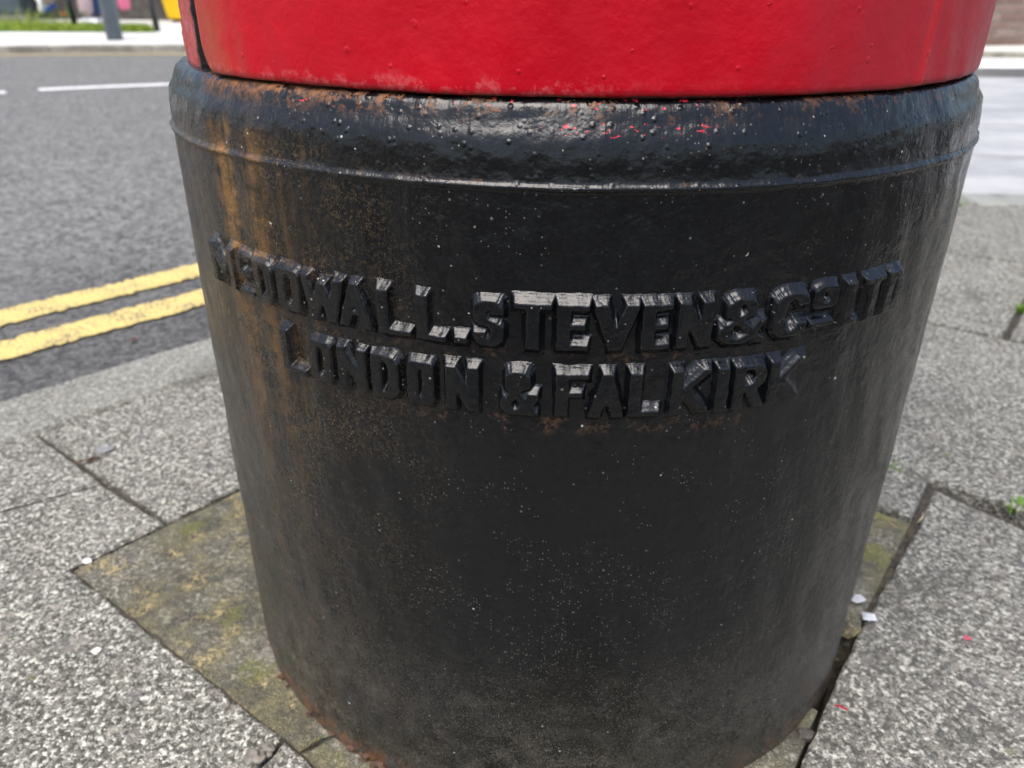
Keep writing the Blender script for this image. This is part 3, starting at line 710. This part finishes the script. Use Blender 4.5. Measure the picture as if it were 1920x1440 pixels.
# grass verge
def blades(name, area, n, h, wd, mat, z, seed, kind='stuff', lean=.5):
    r = random.Random(seed); V, Fc = [], []
    for i in range(n):
        x, y = area(r); hh = h * r.uniform(.35, 1.15); a = r.uniform(0, 6.28); l = hh * lean * r.uniform(.1, 1.2); b = r.uniform(0, 6.28)
        dx, dy = math.cos(a) * wd * r.uniform(.6, 1.3), math.sin(a) * wd; k = len(V)
        V += [(x - dx, y - dy, z), (x + dx, y + dy, z), (x + dx * .8 + math.cos(b) * l * .35, y + dy * .8 + math.sin(b) * l * .35, z + hh * .55),
              (x - dx * .8 + math.cos(b) * l * .35, y - dy * .8 + math.sin(b) * l * .35, z + hh * .55), (x + math.cos(b) * l, y + math.sin(b) * l, z + hh)]
        Fc += [(k, k + 1, k + 2, k + 3), (k + 3, k + 2, k + 4)]
    o = pyd(name, V, Fc, mat); o['kind'] = kind; return o
gl, gr = G(-120, 58, FZ), G(288, 60.5, FZ)
def verge(r):
    t = r.random() ** .9; u = r.random(); x = gl[0] + (gr[0] - gl[0]) * t; y = gl[1] + (gr[1] - gl[1]) * t
    return x - .25 * u, y + u * (1.35 - .9 * t)
vo = blades('verge_grass', verge, 9000, .075, .006, 'grass', FZ, 5)
vo['label'] = 'bright green grass of the verge across the road'
def verge2(r):
    t = r.random() * .5; x = gl[0] + (gr[0] - gl[0]) * t; y = gl[1] + (gr[1] - gl[1]) * t; return x - .1, y + .25 + r.random() * .7
v2 = blades('tall_grass', verge2, 260, .24, .004, 'grass', FZ, 8); v2['label'] = 'taller loose grass stalks in the verge across the road'
vg = [G(-160, 59, FZ), G(292, 61, FZ), G(292, 53, FZ), G(-160, 42, FZ)]
struct(pyd('verge_soil', [(x, y, FZ + .004) for x, y in vg], [(0, 1, 2, 3)], 'stem'))

# low dark wall behind the verge, in stone blocks with a coping
wd_ = tag(empty('boundary_wall', (-5.5, 12.1, FZ)), 'low dark stone wall with a coping, behind the grass verge', 'wall')
bmk = bpy.data.meshes.new('stone_block'); b_ = bmesh.new(); box_bm(b_, -.295, .295, -.12, .12, 0, .285); bmesh.ops.bevel(b_, geom=b_.edges[:], offset=.012, segments=1, affect='EDGES'); bmesh.ops.recalc_face_normals(b_, faces=b_.faces[:]); b_.to_mesh(bmk); b_.free(); bmk.materials.append(M['wallgrey'])
for row in range(4):
    for k in range(-9, 15):
        o = bpy.data.objects.new('stone_block', bmk); COL.objects.link(o); o.parent = wd_; o.location = ((k + .5 * (row % 2)) * .6, random.uniform(-.006, .006), row * .295)
box('mortar_core', -5.6, 8.9, -.1, .1, 0, 1.175, 'mortar', wd_)
box('coping', -5.75, 9.0, -.17, .17, 1.18, 1.26, 'coping', wd_, .02)

# brick wall at the far right
wp0, wp1 = G(1700, 87, FZ), G(2080, 83, FZ)
ang = math.atan2(wp1[1] - wp0[1], wp1[0] - wp0[0])
bw = tag(empty('brick_wall', (*wp0, FZ), ang), 'weathered brown brick wall at the back of the far pavement', 'wall')
bmk = bpy.data.meshes.new('brick'); b_ = bmesh.new(); box_bm(b_, 0, .215, 0, .102, 0, .065); bmesh.ops.bevel(b_, geom=b_.edges[:], offset=.005, segments=1, affect='EDGES'); bmesh.ops.recalc_face_normals(b_, faces=b_.faces[:]); b_.to_mesh(bmk); b_.free(); bmk.materials.append(M['brick'])
for row in range(14):
    for k in range(-2, 17):
        o = bpy.data.objects.new('brick', bmk); COL.objects.link(o); o.parent = bw; o.location = (k * .225 + .1125 * (row % 2), random.uniform(-.003, .003), row * .075)
box('mortar_core', -.4, 3.9, .006, .2, -.01, 1.045, 'mortar', bw)
box('coping', -.5, 4.0, -.03, .24, 1.05, 1.12, 'coping', bw, .012)

# grit bin
gx, gy, _ = at(312, 34, 11.4)
gb = tag(empty('grit_bin', (gx + .36, 11.5, FZ)), 'bright yellow grit bin in front of the dark stone wall', 'bin')
def frustum(name, a, b, z0, z1, mat, parent, bev=.02):
    bm = bmesh.new(); v = [bm.verts.new((sx * q[0], sy * q[1], zz)) for zz, q in ((z0, a), (z1, b)) for sx, sy in ((-1, -1), (1, -1), (1, 1), (-1, 1))]
    for f in ((3, 2, 1, 0), (4, 5, 6, 7), (0, 1, 5, 4), (1, 2, 6, 5), (2, 3, 7, 6), (3, 0, 4, 7)): bm.faces.new([v[i] for i in f])
    return bm_obj(name, bm, mat, parent, False, bev)
frustum('body', (.30, .21), (.37, .27), .04, .58, 'yellowbin', gb)
frustum('lid', (.40, .30), (.33, .22), .58, .70, 'yellowbin', gb)
for sx in (-.2, .2): box('foot', sx - .05, sx + .05, -.18, .18, 0, .045, 'blackpost', gb, .006)

# utility cabinet
cx, cy = G(-28, 39, FZ)
cb = tag(empty('utility_cabinet', (cx - .05, cy + .1, FZ), .15), 'dark slate street cabinet standing behind the verge grass', 'cabinet')
box('plinth', -.62, .62, -.22, .22, 0, .08, 'coping', cb, .01)
box('housing', -.6, .6, -.2, .2, .08, 1.15, 'cabinet', cb, .015)
for x0 in (-.58, .005):
    d = box('door', x0, x0 + .575, -.215, -.2, .11, 1.12, 'cabinet', cb, .006); box('handle', x0 + .27, x0 + .3, -.235, -.214, .55, .68, 'post', d, .004)
    for k in range(5): box('vent_slat', x0 + .1, x0 + .47, -.222, -.214, .16 + k * .035, .175 + k * .035, 'post', d, .002)
frustum('roof', (.64, .24), (.60, .20), 1.15, 1.2, 'cabinet', cb, .01)

# ------------------------------------------------------------------ people across the road
def skinbody(name, pts, edges, rad, mats, parent, root=0, sub=2):
    me = bpy.data.meshes.new(name); me.from_pydata(pts, edges, []); me.update()
    o = link(name, me, mats, parent)
    m = o.modifiers.new('skin', 'SKIN'); m.use_smooth_shade = True
    if not me.skin_vertices: bpy.context.view_layer.objects.active = o
    sv = me.skin_vertices[0].data
    for i, r in enumerate(rad):
        sv[i].radius = (r, r) if not isinstance(r, tuple) else r
        sv[i].use_root = (i == root)
    s = o.modifiers.new('sub', 'SUBSURF'); s.levels = sub; s.render_levels = sub
    return o
def person(px, py, yd, rz, label, trouser, top, legs, arms):
    loc = (*G(px, py, FZ), FZ)
    r = tag(empty('person', loc, rz), label, 'person')
    # legs: for each side (hip->knee->ankle->toe); x = sideways, y = back
    (lk, la, lt), (rk, ra, rt) = legs
    pts = [(0, 0, .92), (.10, 0, .90), lk, la, (-.10, 0, .90), rk, ra, (0, 0, 1.12), (0, 0, 1.36), (0, 0, 1.46)]
    ed = [(0, 1), (1, 2), (2, 3), (0, 4), (4, 5), (5, 6), (0, 7), (7, 8), (8, 9)]
    rad = [(.15, .11), .095, .07, .06, .095, .07, .06, (.15, .11), (.16, .10), .055]
    k = len(pts)
    for sgn, (el, ha) in zip((1, -1), arms):
        b = len(pts); pts += [(sgn * .18, 0, 1.40), el, ha]; ed += [(8, b), (b, b + 1), (b + 1, b + 2)]; rad += [.06, .045, .035]
    body = skinbody('body', pts, ed, rad, top, r)
    # trousers over the legs
    tp = [(0, 0, .95), (.10, 0, .90), lk, (lk[0] * .05 + la[0] * .95, lk[1] * .05 + la[1] * .95, lk[2] * .05 + la[2] * .95 - .01), (-.10, 0, .90), rk, (rk[0] * .05 + ra[0] * .95, rk[1] * .05 + ra[1] * .95, rk[2] * .05 + ra[2] * .95 - .01), (0, 0, 1.02)]
    skinbody('trousers', tp, [(0, 1), (1, 2), (2, 3), (0, 4), (4, 5), (5, 6), (0, 7)], [(.17, .125), .105, .088, .085, .105, .088, .085, (.165, .12)], trouser, r)
    for (a_, t_) in ((la, lt), (ra, rt)):
        a_, t_ = Vector(a_), Vector(t_); d = (t_ - a_)
        heel = a_ - d * .25; heel.z = min(a_.z - .05, heel.z) if abs(d.z) < .08 else heel.z
        skinbody('shoe', [tuple(a_ + Vector((0, 0, -.03))), tuple(heel + Vector((0, 0, 0))), tuple(a_ + d * .5 + Vector((0, 0, -.02))), tuple(t_)], [(0, 1), (0, 2), (2, 3)], [.045, .04, .045, .035], 'whiteshoe', r, 0, 1)
    hd = blob('head', (0, -.02, 1.60), (.078, .098, .118), 'skin', r, 1, 3, 1, .04)
    hh = blob('hair', (0, .015, 1.63), (.088, .10, .105), 'hair', r, 2, 3, 1, .08)
    for sx in (-1, 1): blob('eye', (sx * .03, -.108, 1.605), (.012, .008, .008), 'whiteshoe', hd, 0, 1).location = (sx * .03, -.085, .005)
    n_ = blob('nose', (0, 0, 0), (.012, .018, .022), 'skin', hd, 0, 1); n_.location = (0, -.1, -.02)
    for (el, ha) in arms:
        h = Vector(ha)
        skinbody('hand', [tuple(h), tuple(h + Vector((0, 0, -.06))), *[tuple(h + Vector((sx, -.01, -.10))) for sx in (-.024, -.008, .008, .024)], *[tuple(h + Vector((sx * .9, -.035, -.128))) for sx in (-.024, -.008, .008, .024)], tuple(h + Vector((0, -.05, -.07)))],
                 [(0, 1), (1, 2), (1, 3), (1, 4), (1, 5), (2, 6), (3, 7), (4, 8), (5, 9), (1, 10)], [.022, .026] + [.009] * 8 + [.010], 'skin', r, 0, 1)
    return r
p1 = person(180, 46, 0, 2.6, 'person in blue jeans and navy jumper standing behind the lamp post', 'jeans', 'navy',
            (((.09, -.01, .49), (.085, .02, .09), (.10, -.14, .035)), ((-.085, 0, .49), (-.075, .02, .09), (-.09, -.14, .035))),
            (((.24, .03, 1.12), (.27, -.02, .88)), ((-.24, .03, 1.12), (-.27, -.03, .86))))
p2 = person(150, 50, 0, 1.35, 'person in pale pink clothes and white shoes walking past the lamp post', 'pinkcloth', 'pinkcloth',
            (((.08, -.10, .50), (.08, -.06, .10), (.08, -.22, .04)), ((-.08, .06, .50), (-.08, .40, .28), (-.08, .44, .14))),
            (((.24, -.06, 1.12), (.26, -.22, .90)), ((-.24, .10, 1.13), (-.26, .16, .88))))
def bag(name, loc, rz, wd, hh, dp, mat, label, trim=None, tilt=0.0):
    r = tag(empty(name, loc, rz), label, 'bag'); r.rotation_euler = (0, tilt, rz)
    bm = bmesh.new(); bmesh.ops.create_icosphere(bm, subdivisions=3, radius=1)
    for v in bm.verts:
        n = mnoise.noise(v.co * 2.2 + Vector(loc)); t = (v.co.z + 1) / 2
        sq = lambda q: math.copysign(abs(q) ** .6, q)
        v.co = Vector((sq(v.co.x) * wd * (1 - .25 * t) * (1 + .18 * n), sq(v.co.y) * dp * (1 - .5 * t) * (1 + .25 * n), sq(v.co.z) * hh + .03 * n))
    bm_obj('sack', bm, mat, r, True)
    for sy in (-.02, .02):
        tube_obj('handle', [(-wd * .5, sy, hh * .9), (-wd * .25, sy, hh + .11), (0, sy, hh + .15), (wd * .25, sy, hh + .11), (wd * .5, sy, hh * .9)], [.006] * 5, mat, r, 6)
    if trim:
        bm = bmesh.new(); tube(bm, [(0, 0, -hh * 1.02), (0, 0, -hh * .6)], [max(wd, dp) * .9, max(wd, dp) * 1.0], 16)
        for v in bm.verts: v.co.y *= dp / max(wd, dp) * 1.05
        bm_obj('printed_base', bm, trim, r, True)
    return r
b1 = at(235, 19, 10.4); bag('carrier_bag', (b1.x, b1.y, b1.z + .17), .2, .085, .17, .06, 'pink', 'pink carrier bag hanging beside the person in blue jeans')
b2 = at(86, 20, 10.0); bag('shopping_bag', (b2.x, b2.y, b2.z + .12), .5, .085, .13, .06, 'bagwhite', 'white shopping bag with a blue base, swinging above the verge grass', 'bagblue', -.5)
# poppy in the verge
fx, fy = G(122, 50, FZ)
pf = tag(empty('poppy', (fx, fy, FZ)), 'orange-red flower on a thin stem in the verge grass', 'flower')
tube_obj('stem', [(0, 0, 0), (.01, 0, .08), (.02, 0, .13)], [.003, .003, .002], 'stem', pf, 6)
for k in range(4):
    o = blob('petal', (0, 0, 0), (.014, .008, .022), 'poppy', pf, k, 2, 1, .3); o.location = (.02 + .01 * math.cos(k * 1.57), .01 * math.sin(k * 1.57), .14); o.rotation_euler = (0, .3, k * 1.57)

# ------------------------------------------------------------------ small things on the pavement
def tuft(px, py, n, h, spread, label, seed):
    x, y = G(px, py)
    r = random.Random(seed); V, Fc = [], []
    t = tag(empty('grass_tuft', (x, y, -.008)), label, 'grass', 'grass tufts in the paving joints')
    for i in range(n):
        a = r.uniform(0, 6.28); l = r.uniform(.4, 1.2) * spread; hh = h * r.uniform(.4, 1.1); w_ = r.uniform(.0007, .0013)
        bx, by = r.gauss(0, spread * .3), r.gauss(0, spread * .18); k = len(V); px_, py_ = -math.sin(a) * w_, math.cos(a) * w_
        pts = [(0, 0), (.3, .55), (.7, .9), (1, 1.0 if r.random() < .5 else .8)]
        for q, (u, v) in enumerate(pts):
            f = 1 - .28 * q
            V += [(bx + math.cos(a) * l * u - px_ * f, by + math.sin(a) * l * u - py_ * f, hh * v), (bx + math.cos(a) * l * u + px_ * f, by + math.sin(a) * l * u + py_ * f, hh * v)]
        for q in range(3): Fc.append((k + 2 * q, k + 2 * q + 1, k + 2 * q + 3, k + 2 * q + 2))
    pyd('blades', V, Fc, 'tuft', t)
tuft(1912, 950, 70, .014, .016, 'larger green grass tuft in the joint between two flagstones', 1)
tuft(1672, 876, 60, .011, .012, 'small green grass tuft in the joint against the black plinth', 2)
tuft(1916, 580, 60, .018, .014, 'grass tuft in the cross joint near the kerb', 3)
tuft(1797, 386, 30, .02, .02, 'thin yellow-green grass tuft at the kerb edge', 4)

def scrap(name, px, py, pts, mat, label, cat, z=.002, thick=.0006, curl=.004, seed=0, group=None):
    x, y = G(px, py); r = random.Random(seed)
    bm = bmesh.new(); n = len(pts)
    c = bm.verts.new((0, 0, z + curl)); ring = [bm.verts.new((a, b, z + r.uniform(0, curl))) for a, b in pts]
    mid = [bm.verts.new((a * .55, b * .55, z + curl * r.uniform(.3, 1.2))) for a, b in pts]
    for i in range(n):
        bm.faces.new((ring[i], ring[(i + 1) % n], mid[(i + 1) % n], mid[i])); bm.faces.new((mid[i], mid[(i + 1) % n], c))
    bmesh.ops.solidify(bm, geom=bm.faces[:], thickness=thick)
    o = bm_obj(name, bm, mat, None, False); o.location = (x, y, 0); return tag(o, label, cat, group)
scrap('tissue_scrap', 1608, 1128, [(-.008, -.002), (-.003, -.005), (.004, -.004), (.007, .0), (.003, .004), (-.003, .006)], 'paper', 'upper crumpled white tissue scrap by the gap beside the plinth', 'litter', .002, .0005, .006, 4)
scrap('tissue_scrap', 1625, 1160, [(-.006, -.005), (.0, -.006), (.007, -.005), (.006, .0), (.001, .006), (-.004, .004)], 'paper', 'lower white tissue scrap lying on the flagstone edge', 'litter', .002, .0005, .004, 9)
scrap('fallen_petal', 1811, 1199, [(-.004, -.002), (.0, -.003), (.005, -.001), (.004, .002), (-.001, .0028)], 'petalpink', 'pink petal lying flat on the speckled flagstone', 'petal', .001, .0004, .0016, 2)
scrap('fallen_petal', 1576, 1330, [(-.005, .002), (-.001, .0002), (.004, -.003), (.0045, -.0012), (.0, .0022), (-.004, .0034)], 'petal', 'rolled crimson petal on the flagstone beside the foot of the plinth', 'petal', .001, .0006, .0022, 3)
scrap('dry_leaf', 160, 872, [(-.012, -.006), (-.004, -.003), (.006, .003), (.016, .012), (.004, .008), (-.008, .0)], 'leaf', 'curled brown leaf lying across a paving joint near the kerb', 'leaf', .001, .0005, .006, 6)
scrap('wrapper_scrap', 198, 845, [(-.010, -.006), (.0, -.008), (.011, -.003), (.008, .006), (-.002, .008), (-.009, .003)], 'chipgrey', 'pale scrap of wrapper beside the brown leaf', 'litter', .001, .0005, .005, 7)
scrap('leaf_fragment', 250, 643, [(-.008, -.004), (.003, -.005), (.008, .0), (.003, .005), (-.005, .003)], 'leafred', 'red-brown leaf fragment in the gutter beside the yellow lines', 'leaf', .003, .001, .006, 8)
bpy.data.objects['leaf_fragment'].location = (*G(250, 643, ROAD_Z), ROAD_Z)
for px, py, s_, mt, lab in ((165, 1054, .0038, 'chip', 'white stone chip at the corner of the mossy concrete'), (181, 1221, .003, 'chip', 'white stone chip on the open flagstone'),
                           (500, 1408, .006, 'pebble', 'round grey pebble in the broken joint'), (478, 1424, .007, 'pebble', 'brown-grey lump of mortar in the broken joint')):
    x, y = G(px, py); o = blob('pebble', (x, y, s_ * .3), (s_, s_ * .8, s_ * .55), mt, None, px, 3, 1, .9); tag(o, lab, 'stone')
for px, py, s_, lab in ((1594, 1172, .011, 'mossy mortar lump at the top of the gap beside the plinth'),
                        (1507, 1372, .007, 'grey stone wedged between plinth and flagstone')):
    x, y = G(px, py); o = blob('mortar_lump', (x, y, -.004), (s_, s_ * .7, s_ * .7), 'moss' if s_ > .01 else 'darkstone', None, px, 3, 1, .8); tag(o, lab, 'stone')
def stick(px, py, qx, qy, mat, label, z=.0015, r=.0006):
    a, b = G(px, py), G(qx, qy); bm = bmesh.new(); m = ((a[0] + b[0]) / 2 + .002, (a[1] + b[1]) / 2, z + .001)
    tube(bm, [(*a, z), m, (*b, z)], [r, r * 1.1, r * .8], 6); o = bm_obj('straw', bm, mat, None, True); tag(o, label, 'straw')
stick(1731, 963, 1720, 982, 'straw', 'short dry straw lying in the dirt-filled joint')
